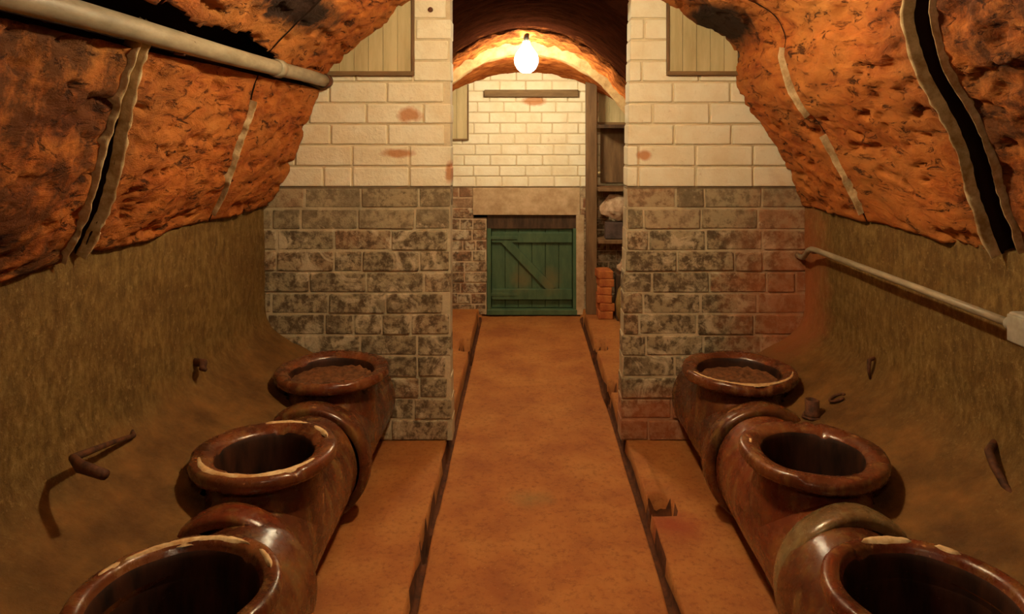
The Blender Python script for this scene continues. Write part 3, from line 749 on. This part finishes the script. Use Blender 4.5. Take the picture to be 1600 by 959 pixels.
b = MB(); b.box((-0.30, -0.012, -0.035), (0.30, 0.012, 0.035), 0.003); o = b.build('brace', M['green_paint'], r, smooth=False); o.location = (-0.03, 0.033, 0.42); o.rotation_euler = (0, math.radians(46), 0)
for zz in (0.66, 0.17):
    b = MB(); b.box((-hw+0.01, 0.008, zz-0.014), (-hw+0.26, 0.016, zz+0.014), 0.002); b.build('hinge', M['green_paint'], r, smooth=False)

# ------------------------------------------------------------------ shelving in the back corner
r = empty('shelving', (0.75, 5.9, 0.05)); tag(r, 'dark wooden shelving beside the green hatch', 'shelving')
def part(name, a, c_, mat, bev=0.004, par=r):
    b = MB(); ox, oy, oz = par.location; b.box((a[0]-ox, a[1]-oy, a[2]-oz), (c_[0]-ox, c_[1]-oy, c_[2]-oz), bev, 0.002); return b.build(name, M[mat], par, smooth=False)
part('post', (0.522, 5.86, 0.05), (0.612, 5.94, 2.02), 'brown_wood')
part('post', (0.94, 5.86, 0.05), (1.0, 5.94, 1.62), 'brown_wood')
part('back_panel', (0.655, 5.99, 1.14), (0.96, 6.02, 1.60), 'brown_wood')
part('shelf', (0.61, 5.72, 1.60), (1.0, 6.03, 1.63), 'dark_wood')
part('shelf', (0.61, 5.72, 1.085), (1.0, 6.03, 1.115), 'brown_wood')
part('shelf', (0.61, 5.72, 0.66), (1.0, 6.03, 0.69), 'brown_wood')
b = MB(); b.lathe([(0.0, -0.012), (0.012, -0.010), (0.013, 0.0), (0.006, 0.004), (0.006, 0.02)], 14, 'y', (0.633-0.75, -0.01, 1.23-0.05)); o = b.build('knob', M['pale_board'], r); o['label'] = 'white knob'
def rock(name, c_, s_, seed, mat, label, cat):
    bm = bmesh.new(); bmesh.ops.create_icosphere(bm, subdivisions=3, radius=1)
    for v in bm.verts:
        p = v.co.copy(); f = 1+0.35*noise.noise(p*1.3+Vector((seed, 0, 0)))+0.12*noise.noise(p*4+Vector((seed, 0, 0)))
        v.co = Vector((p.x*s_[0], p.y*s_[1], p.z*s_[2]))*f
    me = bpy.data.meshes.new(name); bm.to_mesh(me); bm.free(); me.materials.append(M[mat])
    o = bpy.data.objects.new(name, me); C.objects.link(o); o.location = c_; tag(o, label, cat); return o
rock('stone_block', (0.76, 5.83, 0.955), (0.115, 0.09, 0.115), 2, 'rubble_stone', 'pale lump of stone on the upper shelf board', 'stone')
b = MB(); b.box((0.67, 5.76, 0.693), (0.93, 5.84, 0.83), 0.006, 0.004); tag(b.build('storage_box', M['purple_board'], smooth=False), 'dark box under the pale stone on the shelving', 'box')
bz = 0.05
for i in range(6):
    b = MB(); b.box((-0.06, -0.09, 0), (0.06, 0.09, 0.064), 0.006, 0.004)
    o = b.build('loose_brick', M['red_brick'], smooth=False, loc=(0.665+0.006*math.sin(i*2.1), 5.80, bz+i*0.0655)); o.rotation_euler = (0, 0, 0.12*math.sin(i*1.7))
    tag(o, ['lowest orange-red brick of the small stack under the shelving', 'second orange-red brick up in the stack under the shelving', 'third orange-red brick up in the stack under the shelving', 'fourth orange-red brick up in the stack under the shelving', 'brick next to the topmost in the stack under the shelving', 'topmost orange-red brick of the stack under the shelving'][i], 'brick', 'bricks stacked under the shelving')
rt = empty('clay_jug', (0.83, 5.55, 0.045)); tag(rt, 'olive-brown clay jug on the ledge beneath the shelving', 'jug')
b = MB(); b.lathe([(0.0, 0.0), (0.06, 0.0), (0.095, 0.08), (0.105, 0.18), (0.085, 0.28), (0.045, 0.34), (0.040, 0.40), (0.052, 0.42), (0.040, 0.415), (0.033, 0.35)], 40); b.build('body', M['olive_clay'], rt)
b = MB(); b.tube([(0.04, 0, 0.39), (0.09, 0, 0.38), (0.115, 0, 0.32), (0.098, 0, 0.24)], 0.011, 10); b.build('handle', M['olive_clay'], rt)
rock('rubble_stone', (0.86, 5.73, 0.485), (0.10, 0.07, 0.06), 9, 'rubble_stone', 'pinkish broken stone wedged above the clay jug', 'stone')
rock('rubble_stone', (0.90, 5.35, 0.11), (0.11, 0.13, 0.09), 12, 'rubble_stone', 'brown rubble lump on the ledge in front of the jug', 'stone')
b = MB(); b.box((0.75, 5.66, 0.045), (0.98, 5.80, 0.42), 0.01, 0.006); tag(b.build('timber_block', M['dark_wood'], smooth=False), 'dark timber block under the shelving behind the jug', 'block')

# ------------------------------------------------------------------ bulbs
for i, (lx, ly, lz, wt, br) in enumerate(LAMPS):
    r = empty('light_bulb', (lx, ly, lz))
    tag(r, ['bright bare bulb hanging in front of the far wall', 'bare bulb hanging above the middle jars', 'added fill bulb, unseen behind the camera'][i], 'lamp', 'bare bulbs along the tunnel')
    b = MB(); s_ = br/0.05
    b.lathe([(0.0, -0.05*s_), (0.02*s_, -0.046*s_), (0.036*s_, -0.034*s_), (0.047*s_, -0.012*s_), (0.05*s_, 0.006*s_), (0.044*s_, 0.028*s_), (0.028*s_, 0.05*s_), (0.016*s_, 0.068*s_), (0.014*s_, 0.08*s_)], 32)
    b.build('glass', M['bulb'], r).visible_shadow = True
    top = {0: 2.235, 1: 2.40, 2: 2.40}[i]
    b = MB(); b.lathe([(0.0, 0.075*s_), (0.017, 0.075*s_), (0.020, 0.085*s_), (0.020, 0.115*s_), (0.010, 0.125*s_), (0.0, 0.126*s_)], 20); b.build('holder', M['black_plastic'], r)
    b = MB(); b.tube([(0, 0, 0.12*s_), (0, 0, top-lz)], 0.004, 8); b.build('cord', M['black_plastic'], r)
    L = bpy.data.lights.new('bulb_light', 'POINT'); L.energy = wt; L.color = LIGHT_COL; L.shadow_soft_size = br*1.05
    lo = bpy.data.objects.new('bulb_light', L); C.objects.link(lo); lo.parent = r; lo.location = (0, 0, -0.0)
